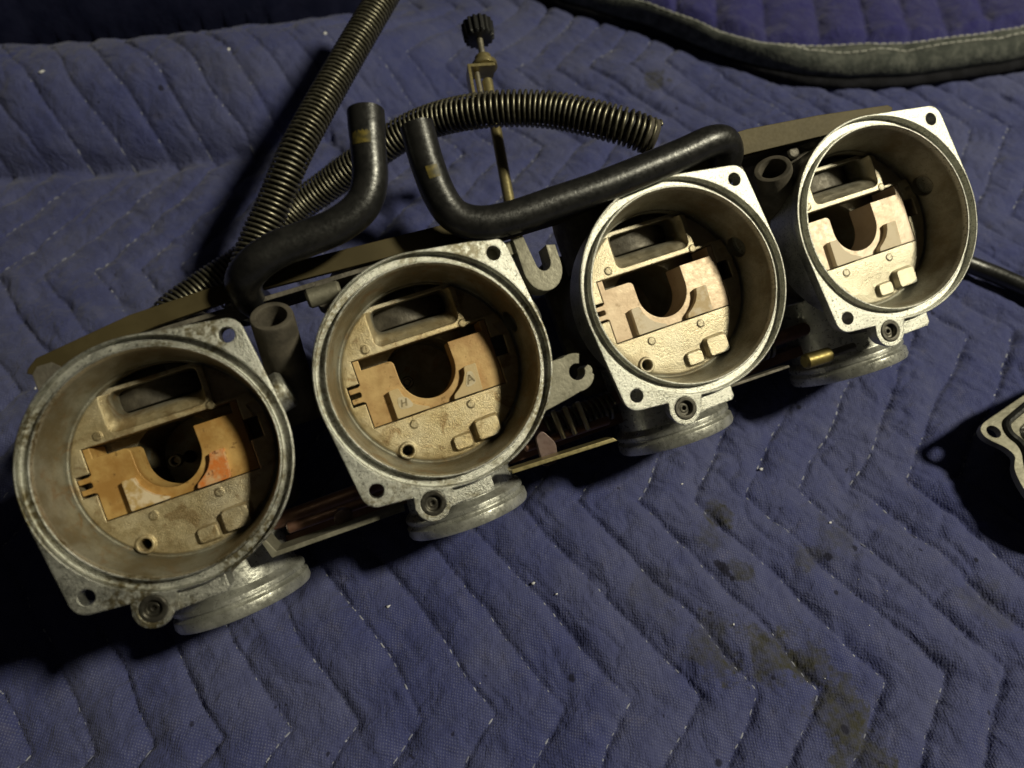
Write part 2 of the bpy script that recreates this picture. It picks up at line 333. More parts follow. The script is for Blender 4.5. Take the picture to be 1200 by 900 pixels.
# ------------------------------------------------------------------ setting: bench top and quilted blanket
QO = np.array([-2.2284, -2.1451]); E1 = np.array([0.95170, -0.30709]); E2 = np.array([0.30709, 0.95170])
QP, QH, QS = 0.6314, 2.0029, -1.5233
def quilt(x, y):
    x = x + 0.14 * fbm(x, y, 11, .9, 3); y = y + 0.14 * fbm(x, y, 21, .9, 3)
    a = (x - QO[0]) * E1[0] + (y - QO[1]) * E1[1]; b = (x - QO[0]) * E2[0] + (y - QO[1]) * E2[1]
    m = b / QH; t = 1 - np.abs(np.mod(m, 2) - 1)
    c = (a - QS * t) / QP; d = np.abs(c - np.round(c)); return d, c, m
def hump(x, y):
    yc = np.interp(x, [-12, -7.14, -5.93, -4.1, -2.21, -.56, 1, 4], [9.2, 7.82, 7.47, 6.92, 6.46, 6.40, 6.55, 6.9])
    Hh = np.interp(x, [-14, -2.2, -.6, .4, 1.5, 3.2], [1.05, 1.0, .88, .55, .22, 0])
    sharp = np.interp(x, [-14, -1.2, .3, 2], [.52, .58, 1.05, 1.6])
    t = (y - yc) / 1.45
    up = np.sin(np.pi / 2 * np.clip(t, 0, 1)) ** sharp; dn = np.cos(np.pi / 2 * np.clip((t - 1) / 1.1, 0, 1)) ** 1.0
    return Hh * (np.where(t < 1, up, dn) - .06 * np.exp(-((t + .05) / .09) ** 2) * (sharp < .65))
def zblanket(x, y):
    d, c, m = quilt(x, y)
    puff = np.sin(np.pi * d) ** .45 * .074
    amp = 1 + .7 * fbm(x, y, 31, .7, 2)
    pk = np.exp(-(d / .16) ** 2)
    wr = 0.075 * fbm(x, y, 41, 1.0, 4, .5) + .03 * fbm(x * 1.6 + .8 * y, y * .5 - .3 * x, 51, 3.2, 3, .6) + .05 * pk * fbm(x, y, 61, 4.0, 3) + .03 * fbm(x * .5 + y * .9, (x * .9 - y * .5) * .4, 66, 2.6, 3)
    cr = np.zeros_like(x)
    for sd, f, am, wd in ((141, 1.3, .020, .05), (151, 2.1, .014, .07), (161, .8, .020, .04)):
        q = fbm(x + .5 * y, y * .8 - .3 * x, sd, f, 3); gate = np.clip(fbm(x, y, sd + 5, .9, 2) * 4 + .35, 0, 1)
        cr = cr - am * gate * np.exp(-(q / wd) ** 2)
    wr = wr + cr - .014 * np.exp(-(d / .045) ** 2)
    big = .10 * fbm(x, y, 71, .22, 2)
    return hump(x, y) + puff * amp + wr + big - .06
def grid_mesh(name, xs, ys, zf, mat):
    X, Y = np.meshgrid(xs, ys, indexing='ij'); Z = zf(X, Y); nx, ny = X.shape
    V = np.stack([X, Y, Z], -1).reshape(-1, 3) * S
    i = np.arange(nx * ny).reshape(nx, ny); F = np.stack([i[:-1, :-1], i[1:, :-1], i[1:, 1:], i[:-1, 1:]], -1).reshape(-1, 4)
    me = bpy.data.meshes.new(name); me.vertices.add(len(V)); me.vertices.foreach_set("co", V.ravel())
    me.loops.add(F.size); me.loops.foreach_set("vertex_index", F.ravel()); me.polygons.add(len(F))
    me.polygons.foreach_set("loop_start", np.arange(len(F)) * 4); me.polygons.foreach_set("loop_total", np.full(len(F), 4)); me.update(calc_edges=True)
    return link(name, me, mat, None, (0, 0, 0), 180)

bm = bmesh.new(); box(bm, (-40, -30, -1.2), (45, 50, -.45)); tag(finish('floor', bm, M['floor']), kind='structure')
xs = np.r_[np.arange(-16, -7.5, .12), np.arange(-7.5, 10.2, .025), np.arange(10.2, 18, .12)]
ys = np.r_[np.arange(-10, -5.2, .12), np.arange(-5.2, 9.8, .025), np.arange(9.8, 17, .12)]
blanket = tag(grid_mesh('quilted_blanket', xs, ys, zblanket, M['blanket']), 'oil stained blue quilted blanket lying under the carburettors, stitched in zigzags', 'blanket')

def dash(bm, p, q, r):
    p = np.array(p); q = np.array(q); T = q - p; T /= np.linalg.norm(T); s = np.cross(T, [0, 0, 1]); s /= np.linalg.norm(s); u = np.cross(s, T)
    a = [bm.verts.new(p + s * r), bm.verts.new(p + u * r), bm.verts.new(p - s * r)]; mid = (p + q) / 2 + u * r * .8
    b = [bm.verts.new(mid + s * r * 1.2), bm.verts.new(mid + u * r), bm.verts.new(mid - s * r * 1.2)]
    c = [bm.verts.new(q + s * r), bm.verts.new(q + u * r), bm.verts.new(q - s * r)]
    for m, n in ((a, b), (b, c)):
        bm.faces.new((m[0], n[0], n[1], m[1])); bm.faces.new((m[1], n[1], n[2], m[2]))
# stitches follow the same zigzag as the quilting: invert the warp by a few fixed-point steps
bm = bmesh.new(); step = .125
for k in range(-14, 26):
    for seg in range(-3, 8):
        L = math.hypot(QH, QS); nst = int(L / step)
        t = (np.arange(nst) + .5) / nst; tt = (seg + t); tri = 1 - np.abs(np.mod(tt, 2) - 1)
        def place(tt):
            tri = 1 - np.abs(np.mod(tt, 2) - 1)
            a = k * QP + QS * tri; b = tt * QH; X0 = QO[0] + a * E1[0] + b * E2[0]; Y0 = QO[1] + a * E1[1] + b * E2[1]; x, y = X0.copy(), Y0.copy()
            for _ in range(4):
                x1 = X0 - .14 * fbm(x, y, 11, .9, 3); y1 = Y0 - .14 * fbm(x1, y, 21, .9, 3); x, y = x1, y1
            return x, y
        x0, y0 = place(tt - .26 / nst); x1, y1 = place(tt + .26 / nst)
        z0 = zblanket(x0, y0); z1 = zblanket(x1, y1)
        for j in range(nst):
            if -7 < x0[j] < 10.5 and -5 < y0[j] < 10 and rng.rand() < .70:
                dash(bm, (x0[j], y0[j], z0[j] + .012 * rng.rand()), (x1[j], y1[j], z1[j] + .003), .0075)
tag(finish('stitching', bm, M['thread'], blanket, smooth=180), kind='stuff')

# lint and dust specks
bm = bmesh.new()
pts = [(-4.75, 8.15, .05), (-2.07, 7.7, .045), (-.58, 7.7, .04), (2.46, -1.96, .022), (2.14, -1.11, .03), (-.83, -1.35, .025), (-.66, -1.55, .02), (1.15, -.97, .022), (.85, -2.5, .016), (-5.57, 3.19, .03), (-2.3, -1.0, .03)]
pts += [(rng.uniform(-5, 6), rng.uniform(-4, 6), rng.uniform(.005, .010)) for _ in range(45)]
for x, y, r in pts:
    r *= .8; z = float(zblanket(np.array([x]), np.array([y]))[0]); v = bmesh.ops.create_icosphere(bm, subdivisions=1, radius=r)['verts']
    for q in v: q.co = Vector((q.co.x * rng.uniform(.3, 1.9), q.co.y * rng.uniform(.3, 1.3), q.co.z * rng.uniform(.2, .8))) + Vector((x, y, z + r * .4))
tag(finish('lint', bm, M['lint'], smooth=180), 'white lint specks scattered on the blue quilt', 'lint', kind='stuff')

# black cloth heaped behind the blanket's roll, top left
def zblack(x, y):
    e = np.interp(x, [-14, -5, -3, -1.2, .1, .6, 1.0], [10.05, 9.75, 9.3, 9.0, 9.1, 9.6, 12])
    return np.where(y > e, .35 + 1.25 * np.clip((y - e) / .9, 0, 1) ** .5 + .2 * fbm(x, y, 91, .8, 4), -.3)
tag(grid_mesh('dark_cloth', np.arange(-14, 1.4, .06), np.arange(8.6, 17, .06), zblack, M['blackcloth']), 'dark navy cloth heaped behind the rolled edge of the blue blanket', 'cloth')

# ------------------------------------------------------------------ folded blanket with grey binding, top right
low, _ = spline([(1.9, 11.6), (3.24, 9.35), (3.83, 8.26), (4.9, 7.0), (5.6, 5.78), (6.65, 4.58), (8.04, 3.95), (10.2, 3.56), (12.5, 3.5), (15, 3.7)], 24)
inn, _ = spline([(2.9, 11.6), (4.0, 8.9), (4.45, 7.9), (5.3, 6.55), (6.17, 5.32), (7.47, 4.74), (8.81, 4.3), (10.42, 4.06), (12.6, 4.0), (15, 4.2)], 24)
N = min(len(low), len(inn)); low = low[:N]; inn = inn[:N]; low = low * .84 + inn * .16 - np.array([0, .05])
tt = np.linspace(0, 1, N)
def strip(bm, prof):          # prof: list of (fraction low->inn, z, wobble)
    rows = []
    for f, z, wb in prof:
        P = low * (1 - f) + inn * f; zz = z + wb * fbm(P[:, 0], P[:, 1], 81, 2.2, 4)
        rows.append([bm.verts.new((p[0], p[1], h)) for p, h in zip(P, zz)])
    for a, b in zip(rows[:-1], rows[1:]):
        for i in range(N - 1): bm.faces.new((a[i], a[i + 1], b[i + 1], b[i]))
fold = bpy.data.objects.new('folded_blanket', None); C.objects.link(fold); fold.location = Vector((9, 7, 0)) * S
tag(fold, 'folded blanket edge with grey binding and white seams, upper right corner', 'blanket')
off = Vector((-9, -7, 0))
def foldpart(name, bm, mat, smooth=60):
    bmesh.ops.translate(bm, vec=off, verts=bm.verts); return finish(name, bm, mat, fold, smooth=smooth)
bm = bmesh.new()
dirn = np.array([.5, .87]); ds = np.r_[-.12, 0, np.arange(.06, 7, .07)]
P = inn[:, None, :] + ds[None, :, None] * dirn; s_arc = np.r_[0, np.cumsum(np.linalg.norm(np.diff(inn, axis=0), axis=1))]
Pd = [np.interp(np.linspace(0, s_arc[-1], 420), s_arc, inn[:, k]) for k in (0, 1)]; sa = np.linspace(0, s_arc[-1], 420)
P = np.stack(Pd, 1)[:, None, :] + ds[None, :, None] * dirn
ch = np.abs(np.mod(sa / .8 + .12 * np.sin(sa * 1.3), 1) - .5)[:, None]; chd = .5 - ch
Zf = .42 + .15 * np.sin(np.pi * chd) ** .5 * np.clip(ds / .25, 0, 1)[None, :] - .10 * np.exp(-((ds - .05) / .12) ** 2)[None, :] + .12 * fbm(P[..., 0], P[..., 1], 85, 1.2, 4)
g = [[bm.verts.new((P[i, j, 0], P[i, j, 1], Zf[i, j])) for j in range(len(ds))] for i in range(len(sa))]
for i in range(len(sa) - 1):
    for j in range(len(ds) - 1): bm.faces.new((g[i][j], g[i + 1][j], g[i + 1][j + 1], g[i][j + 1]))
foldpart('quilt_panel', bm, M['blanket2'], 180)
bm = bmesh.new(); strip(bm, [(.18, .12, .02), (.06, .20, .04), (0.0, .31, .06), (.06, .42, .06), (.22, .50, .07), (.45, .53, .08), (.62, .50, .06), (.70, .46, .04), (.80, .52, .06), (.95, .50, .05), (1.02, .42, .03)])
foldpart('binding', bm, M['binding'], 180)
bm = bmesh.new(); strip(bm, [(.5, -.02, .0), (-.02, .0, .02), (-.14, .06, .03), (-.17, .12, .03), (-.10, .17, .03), (.05, .19, .02), (.4, .2, .02)])  # black strip below the outer edge of the grey binding
foldpart('under_strip', bm, M['understrip'], 180)
bm = bmesh.new()
for f, zz in ((.50, .535), (.985, .49)):
    Q = low * (1 - f) + inn * f; wb = .08 if f < .6 else .05; hz = zz + wb * fbm(Q[:, 0], Q[:, 1], 81, 2.2, 4) + .005
    Q = np.c_[Q, hz]; dd = np.r_[0, np.cumsum(np.linalg.norm(np.diff(Q, axis=0), axis=1))]
    for s0 in np.arange(0.05, dd[-1] - .15, .135):
        a = [np.interp(s0, dd, Q[:, k]) for k in range(3)]; b = [np.interp(s0 + .105, dd, Q[:, k]) for k in range(3)]
        dash(bm, a, b, .010)
tag(foldpart('stitching', bm, M['whitethread'], 180), kind='stuff')

# ------------------------------------------------------------------ the bank of carburettors
bank = bpy.data.objects.new('carburettor_bank', None); C.objects.link(bank)
bank.location = (0, 0, H0 * S); bank.rotation_euler = (TILT, 0, 0)
tag(bank, 'row of four open carburettors bolted together, lying on the blue quilt', 'carburettors')
ct, st = math.cos(TILT), math.sin(TILT)
def wb(p): x, y, z = p; z -= H0; return (x, ct * y + st * z, -st * y + ct * z)     # world -> bank

def casting():
    NS = 224; ths = [2 * math.pi * k / NS for k in range(NS)]
    shapes = [hull(circ(0, 0, 1, 160) + circ(.778, .777, .135, 28)), hull(circ(0, 0, 1, 160) + circ(-.785, -.786, .135, 28)), circ(-.386, -1.041, .155, 40)]
    def ro(t): return max([1.0] + [exitdist(s, t) for s in shapes])
    rout = [ro(t) for t in ths]
    prof = [(None, -.135, .975), (None, -.02, 1), (None, -.004, .997), (.981, 0), (.977, -.068), (.907, -.070), (.903, -.004), (.889, -.002), (.884, -.014), (.822, -.43), (.815, -.452), (.803, -.458), (.792, -.452), (.780, -.439), (.764, -.435)]
    out = [(.95, -.17), (.93, -.55), (.70, -.95), (.68, -1.75)]
    bm = bmesh.new(); rings = []
    for r, h in out[::-1]: rings.append([bm.verts.new((r * math.cos(t), r * math.sin(t), h)) for t in ths])
    for p in prof:
        if p[0] is None: rings.append([bm.verts.new((max(q * p[2], .951) * math.cos(t), max(q * p[2], .951) * math.sin(t), p[1])) for t, q in zip(ths, rout)])
        else: rings.append([bm.verts.new((p[0] * math.cos(t), p[0] * math.sin(t), p[1])) for t in ths])
    for a, b in zip(rings[:-1], rings[1:]):
        for k in range(NS): bm.faces.new((a[k], a[(k + 1) % NS], b[(k + 1) % NS], b[k]))
    bm.faces.new(rings[0][::-1]); bm.faces.new(rings[-1])
    def c_holes(b):
        for x, y in ((.778, .777), (-.785, -.786)): cyl_raw(b, (x, y, -.4), (x, y, .1), .062)
    def c_boss(b): cyl_raw(b, (-.386, -1.041, -.12), (-.386, -1.041, .1), .105)
    def c_win(b):
        lv = [(.0, -.405, .345, .39, .70), (-.44, -.40, .35, .385, .70), (-.46, -.385, .36, .38, .695), (-.485, -.37, .40, .375, .69), (-.52, -.36, .44, .37, .69), (-.58, -.35, .475, .36, .69), (-.66, -.34, .49, .35, .69), (-1.2, -.32, .50, .33, .66)]
        prev = None
        for h, x0, y0, x1, y1 in lv:
            p = rounded([(x0, y0), (x1, y0), (x1, y1), (x0, y1)], .075, 5); vs_ = [b.verts.new((x, y, h)) for x, y in p]
            if prev:
                for i in range(len(vs_)): b.faces.new((prev[i], prev[(i + 1) % len(vs_)], vs_[(i + 1) % len(vs_)], vs_[i]))
            else: b.faces.new(vs_)
            prev = vs_
        b.faces.new(prev)
    def seg_(a0, a1): return [(.80 * math.cos(math.radians(t)), .80 * math.sin(math.radians(t))) for t in np.linspace(a0, a1, 16)]
    def c_top(b): prism(b, seg_(57.4, 122.6), -.54, -.2)
    def c_top2(b): prism(b, seg_(65, 115), -.66, -.2)
    def c_right(b): prism(b, [(.43, .33)] + seg_(24.4, 57.0), -.50, -.2)
    def c_pocket(b): prism(b, [(-.645, -.315), (.605, -.315), (.605, .305), (-.645, .305)], -.80, -.2)
    def c_throat(b): cyl_raw(b, (-.04, -.04, -1.68), (-.04, -.04, -.7), .40, 48)
    def c_comb(b):
        prism(b, [(-.755, -.085), (-.60, -.085), (-.60, .10), (-.755, .10)], -.60, -.2)
        prism(b, [(.56, -.06), (.72, -.06), (.72, .12), (.56, .12)], -.60, -.2)
    def c_wall(b): cyl_raw(b, (.70 * .97, .70 * .24, -.36), (1.02 * .97, 1.02 * .24, -.36), .105)
    def c_jet(b): cyl_raw(b, (-.43, -.595, -.75), (-.43, -.595, -.3), .048)
    bm = boolean(bm, [c_holes, c_boss, c_top, c_top2, c_right, c_win, c_pocket, c_throat, c_comb, c_wall, c_jet])
    # joined cast-on features
    for x0, x1, y0, y1, h in ((-.035, .185, -.79, -.595, -.392), (.19, .46, -.77, -.52, -.362)):
        p0 = rounded([(x0, y0), (x1 + .03, y0), (x1 + .03, y1 + .02), (x0, y1)], .03, 3); p1 = rounded([(x0 + .012, y0 + .05), (x1 - .05, y0 + .05), (x1 - .05, y1 - .03), (x0 + .012, y1 - .03)], .03, 3)
        prism(bm, p0, -.56, h, p1)
        for x, y in ((-.303, -.393), (.234, -.389), (-.495, .367), (.40, .325)): lathe(bm, [(.038, -.02), (.037, .003), (.030, .007)], (x, y, -.435), (0, 0, 1), 18)
    lathe(bm, [(.078, -.1), (.078, .01), (.070, .018), (.056, .018), (.05, .008), (.049, -.1)], (-.43, -.595, -.43), (0, 0, 1), 28, True)
    lathe(bm, [(.17, 0), (.17, .14), (.14, .17)], (.91 * .97, .91 * .24, -.36), (.97, .24, 0), 24)
    box(bm, (-.32, -1.135, -.30), (.15, -.94, -.10), .03)
    return bm
def cyl_raw(b, a, c, r, seg=28):
    a = Vector(a); c = Vector(c); lathe(b, [(r, 0), (r, (c - a).length)], a, c - a, seg)

meshes = {}
def guide():
    bm = bmesh.new(); g = .008
    U = [(.215, .205)] + [(-.04 + .258 * math.cos(a), .035 + .262 * math.sin(a)) for a in np.linspace(0, -math.pi, 22)] + [(-.30, .17), (-.315, .195), (-.34, .205)]
    pts = [(-.637, -.307), (.597, -.307), (.597, .297), (.545, .297), (.545, .205)] + U + [(-.585, .205), (-.585, .297), (-.637, .297), (-.637, .085), (-.66, .072), (-.745, .072), (-.745, .03), (-.66, .03), (-.65, .018), (-.65, -.005), (-.66, -.018), (-.745, -.018), (-.745, -.062), (-.66, -.062), (-.637, -.075)]
    prism(bm, pts, -.76, -.437)
    # funnel bevel round the U is a soft lip
    return bm
def pad_l():
    bm = bmesh.new(); arc = [(-.335, -.045), (-.318, -.115), (-.285, -.175), (-.235, -.228), (-.175, -.262), (-.125, -.285)]
    prism(bm, rounded([(-.425, -.302), (-.13, -.302)] + arc[::-1] + [(-.425, -.045)], .012, 2), -.44, -.375); return bm
def pad_r():
    bm = bmesh.new()
    prism(bm, rounded([(.10, -.302), (.37, -.302), (.385, -.05), (.275, -.05), (.262, -.11), (.225, -.175), (.17, -.225), (.115, -.262)], .012, 2), -.44, -.375); return bm
def screw():
    bm = bmesh.new(); lathe(bm, [(.108, -.11), (.108, -.005), (.098, .006), (.070, .006), (.062, -.004), (.058, -.035), (.040, -.035), (.036, -.03), (.020, -.03), (.018, -.07)], (-.386, -1.041, 0), (0, 0, 1), 32); return bm
def spigot():
    bm = bmesh.new()
    lathe(bm, [(.54, .55), (.545, 1.24), (.57, 1.27), (.595, 1.28), (.61, 1.30), (.61, 1.335), (.585, 1.345), (.585, 1.36), (.60, 1.375), (.62, 1.385), (.625, 1.455), (.61, 1.485), (.56, 1.495), (.53, 1.485), (.50, 1.40), (.46, .72)], (-.05, 0, -1.2), (0, -1, 0), 72, True); return bm
def bell():
    bm = bmesh.new(); lathe(bm, [(.56, .5), (.56, 1.0), (.54, 1.2), (.50, 1.24), (.46, 1.2), (.44, .8)], (-.04, 0, -1.2), (0, 1, 0), 48, True); return bm
def lower():
    bm = bmesh.new()
    prism(bm, rounded([(-.74, -.82), (.66, -.82), (.66, .80), (-.74, .80)], .15, 4), -1.90, -1.755)
    box(bm, (-.30, -1.04, -1.3), (.18, -.935, -.305), .03)
    return bm
def bowl():
    bm = bmesh.new(); prism(bm, rounded([(-.50, -.50), (.44, -.50), (.44, .55), (-.50, .55)], .2, 4), -2.32, -1.905, rounded([(-.62, -.70), (.55, -.70), (.55, .72), (-.62, .72)], .2, 4)); return bm
def needle_jet():
    bm = bmesh.new(); lathe(bm, [(.062, 0), (.062, .05), (.050, .06), (.035, .055), (.033, -.05), (.03, -.45), (.062, -.45)], (-.20, -.01, -1.2), (0, 0, 1), 20); return bm

def post():
    bm = bmesh.new(); box(bm, (-.75, .80, -.80), (-.54, 1.03, -.345), .05); return bm
def mesh_of(key, fn):
    if key not in meshes:
        b = fn(); bmesh.ops.recalc_face_normals(b, faces=b.faces); bmesh.ops.scale(b, vec=(S, S, S), verts=b.verts); me = bpy.data.meshes.new(key); b.to_mesh(me); b.free(); meshes[key] = me
    return meshes[key]
labels = ["leftmost open carburettor with bright orange corrosion on one pad",
          "second open carburettor from the left, pads marked with white residue",
          "third open carburettor, pale guide plate and a dark hole in the bore wall",
          "rightmost open carburettor with the palest guide plate"]
varn = [(.9, .75, 0), (.75, .85, 0), (.25, .35, 0), (.12, .12, 0)]
ptone = [1.0, .85, .28, .08]
padL = [(0.0, .85, .55), (.0, .15, .05), (.0, .5, .8), (.0, .0, .7)]
padR = [(.95, .8, .1), (.0, .15, .05), (.0, .6, .6), (.0, .2, .6)]
for i, u in enumerate(CU):
    c = link('carburettor', mesh_of('carburettor', casting), M['cast'], bank, (u, 0, 0), 30, varn[i]); c['label'] = labels[i]
    link('slide_guide', mesh_of('slide_guide', guide), M['plate'], c, (0, 0, 0), 35, (ptone[i], 0, 0))
    p = link('pad', mesh_of('pad_left', pad_l), M['pad'], c, (0, 0, 0), 35, padL[i])
    p = link('pad', mesh_of('pad_right', pad_r), M['pad'], c, (0, 0, 0), 35, padR[i])
    if i == 0: p['label'] = 'pad crusted with bright orange corrosion'
    link('cap_screw', mesh_of('cap_screw', screw), M['darksteel'], c)
    link('spigot', mesh_of('spigot', spigot), M['bowlmetal'], c)
    link('air_bell', mesh_of('air_bell', bell), M['darkcast'], c)
    link('lower_body', mesh_of('lower_body', lower), M['darkcast'], c)
    link('float_chamber', mesh_of('float_chamber', bowl), M['darkcast'], c)
    if i < 2: link('mount_post', mesh_of('mount_post', post), M['darkcast'], c)
    link('needle_jet', mesh_of('needle_jet', needle_jet), M['darksteel'], c)
    if i == 1:
        bm = bmesh.new(); prism(bm, rounded([(-.385, -.235), (-.245, -.24), (-.285, -.14), (-.375, -.115)], .05, 4), -.376, -.3725)
        prism(bm, rounded([(.225, -.24), (.345, -.225), (.33, -.11), (.285, -.10)], .05, 4), -.376, -.3725); finish('residue_patch', bm, M['white'], c)
        bm = bmesh.new()
        for a, b in (((-.355, -.215), (-.34, -.15)), ((-.315, -.215), (-.30, -.15)), ((-.348, -.183), (-.307, -.183)), ((.26, -.215), (.292, -.135)), ((.325, -.205), (.292, -.135)), ((.275, -.185), (.312, -.18))):
            a = Vector(a); b = Vector(b); n_ = Vector((-(b - a).y, (b - a).x)).normalized() * .007; prism(bm, [tuple(a + n_), tuple(a - n_), tuple(b - n_), tuple(b + n_)], -.374, -.3695)
        finish('casting_mark', bm, M['mark'], c)

# lugs on the second carburettor
def bpart(name, bm, mat, color=None, smooth=35): return finish(name, bm, M[mat], bank, smooth=smooth, color=color)
U2 = CU[1]
bm = bmesh.new(); o_ = [(1.07, .90), (1.07, .62)] + [(1.245 + .175 * math.cos(a), .58 + .21 * math.sin(a)) for a in np.linspace(math.pi, 2 * math.pi, 14)] + [(1.42, .74)]
i_ = [(1.34, .76), (1.335, .66)] + [(1.265 + .07 * math.cos(a), .63 + .085 * math.sin(a)) for a in np.linspace(2 * math.pi, math.pi, 10)] + [(1.175, .80), (1.165, .90)]
prism(bm, [(x + U2 - .06, y - .03) for x, y in o_ + i_], -.40, -.12); box(bm, (U2 + .74, .74, -.38), (U2 + 1.04, .86, -.155), .02)
bpart('hose_hook', bm, 'lugmetal')
bm = bmesh.new()
def arc(cx, cy, r, a0, a1, n): return [(cx + r * math.cos(math.radians(a)), cy + r * math.sin(math.radians(a))) for a in np.linspace(a0, a1, n)]
cl = [(.92, -.30), (1.02, -.27)] + arc(1.22, -.43, .17, 112, 58, 6) + arc(1.24, -.43, .075, 58, 368, 16) + arc(1.325, -.45, .055, 60, -40, 5) + arc(1.235, -.45, .155, 340, 262, 7) + [(1.10, -.625), (.86, -.66)]
prism(bm, [(x + U2 - .075, y + .015) for x, y in cl], -.30, -.075); bpart('clamp_lug', bm, 'lugmetal')
bm = bmesh.new(); cyl(bm, (U2 - .82, .92, -.36), (U2 - .52, .92, -.36), .085, 20)
bpart('side_lug', bm, 'lugmetal')

# rails
top = [(-4.20, 1.035), (-4.12, 1.095), (-3.37, 1.215), (-2.21, 1.265), (-.61, 1.20), (.9, 1.235), (2.5, 1.265), (3.3, 1.20), (4.12, 1.10), (4.17, 1.06)]
bot = [(4.1, .95), (2.46, 1.03), (-.7, 1.045), (-2.37, 1.11), (-3.2, 1.07), (-4.10, .955), (-4.17, .965), (-4.22, 1.0)]
bm = bmesh.new(); prism(bm, top + bot, -.42, -.35); bpart('mounting_rail', bm, 'gold')
bm = bmesh.new(); box(bm, (-4.1, 1.02, -1.0), (4.05, 1.06, -.42), .01); bpart('rail_web', bm, 'darkcast')
for u, v in ((2.36, 1.0), (3.02, 1.02), (-.95, 1.0), (-3.35, 1.02)):
    bm = bmesh.new(); lathe(bm, [(.05, -.12), (.07, -.11), (.07, .0), (.05, .02)], (u, v - .08, -.50), (0, 0, 1), 20); bpart('rail_screw', bm, 'darkcast')
bm = bmesh.new()
prism(bm, [(-3.02, -.90), (-2.98, -.90), (-2.93, -1.02), (-1.81, -1.045), (-1.81, -1.085), (-2.98, -1.06)], -.75, -.42); bpart('lower_rail', bm, 'lugmetal')
bm = bmesh.new(); prism(bm, [(-.80, -1.075), (.21, -1.13), (.24, -1.168), (-.80, -1.113)], -.62, -.42); bpart('lower_rail', bm, 'zinc')
bm = bmesh.new(); prism(bm, [(1.45, -1.05), (2.2, -1.075), (2.2, -1.10), (1.45, -1.08)], -.6, -.45); bpart('lower_rail', bm, 'darkcast')
bm = bmesh.new(); box(bm, (-3.05, -1.13, -1.5), (3.0, -1.02, -1.12), .02); bpart('linkage_plate', bm, 'rust')
bm = bmesh.new(); cyl(bm, (-3.3, -.85, -1.02), (3.4, -.85, -1.02), .075, 20); bpart('throttle_shaft', bm, 'rust')
bm = bmesh.new(); cyl(bm, (2.37, -1.10, -.45), (2.68, -1.12, -.45), .078, 24); bpart('brass_sleeve', bm, 'brass')
bm = bmesh.new(); cyl(bm, (2.62, -1.115, -.46), (2.98, -1.13, -.46), .040, 16); bpart('link_rod', bm, 'darkcast')
for u, v, h in ((-.10, -.98, .5), (.10, -.92, .55), (.33, -.95, .5), (-2.2, -.95, .45), (2.15, -.9, .5)):
    bm = bmesh.new(); lathe(bm, [(.02, -.3), (.045, -.29), (.045, h), (.02, h + .01)], (u, v, -1.5), (.05, .25, 1), 14); bpart('linkage_pin', bm, 'darksteel')
bm = bmesh.new(); prism(bm, rounded([(-.46, -1.20), (-.31, -1.20), (-.27, -1.02), (-.36, -.86), (-.44, -.90)], .04, 3), -.73, -.66); bpart('throttle_lever', bm, 'lever')
for u in (-.20, -.08, .06):
    bm = bmesh.new(); cyl(bm, (u, -.72, -.66), (u + .04, -1.02, -.74), .026, 12); bpart('linkage_pin', bm, 'steel')
bm = bmesh.new(); cyl(bm, (-.55, -.98, -.80), (.35, -1.01, -.80), .045, 16); bpart('link_rod', bm, 'rust')
bm = bmesh.new(); lathe(bm, [(.05, 0), (.085, .01), (.085, .09), (.05, .11)], (-2.35, -.98, -.78), (0, -.2, 1), 18); bpart('link_screw', bm, 'lever')
bm = bmesh.new(); cyl(bm, (-2.85, -.92, -.80), (-1.75, -.94, -.80), .05, 16); bpart('link_rod', bm, 'rust')
def coil(bm, path_pts, R, r, pitch, per=12, seg=5):
    path, L = spline(path_pts, 40); T, Nn, B = frames(path); turns = L / pitch; n = int(turns * per); s = np.linspace(0, len(path) - 1, n)
    f = lambda A: np.stack([np.interp(s, np.arange(len(path)), A[:, k]) for k in range(3)], 1)
    a = np.linspace(0, 2 * math.pi * turns, n)[:, None]; H = f(path) + (f(Nn) * np.cos(a) + f(B) * np.sin(a)) * R
    tube(bm, H, r, seg)
bm = bmesh.new(); coil(bm, [(.72 - 1.0, -.92, -1.02), (.5, -.90, -1.02)], .13, .022, .06); bpart('return_spring', bm, 'darksteel', smooth=180)
bm = bmesh.new(); coil(bm, [(1.75, -.88, -1.02), (2.4, -.88, -1.02)], .13, .022, .07); bpart('return_spring', bm, 'darksteel', smooth=180)

# vent tubes standing between the carburettors
def vent(a, b, r):
    bm = bmesh.new(); a = Vector(a); b = Vector(b); L = (a - b).length
    lathe(bm, [(r * 1.04, 0), (r * 1.04, L * .28), (r * 1.0, L * .32), (r * .96, L * .97), (r * .92, L), (r * .68, L), (r * .64, L * .96), (r * .6, L * .4), (.01, L * .4)], b, a - b, 36)
    bpart('vent_tube', bm, 'oldrubber')
vent((-2.31, .85, -.20), (-2.44, .10, -1.10), .185)
vent((2.52, .80, -.20), (2.95, .08, -1.0), .185)
for a, b in (((-2.9, .1, -1.15), (-1.7, .1, -1.15)), ((2.0, .0, -1.1), (3.0, .0, -1.1))):
    bm = bmesh.new(); cyl(bm, a, b, .16, 24); bpart('fuel_tee', bm, 'oldrubber')

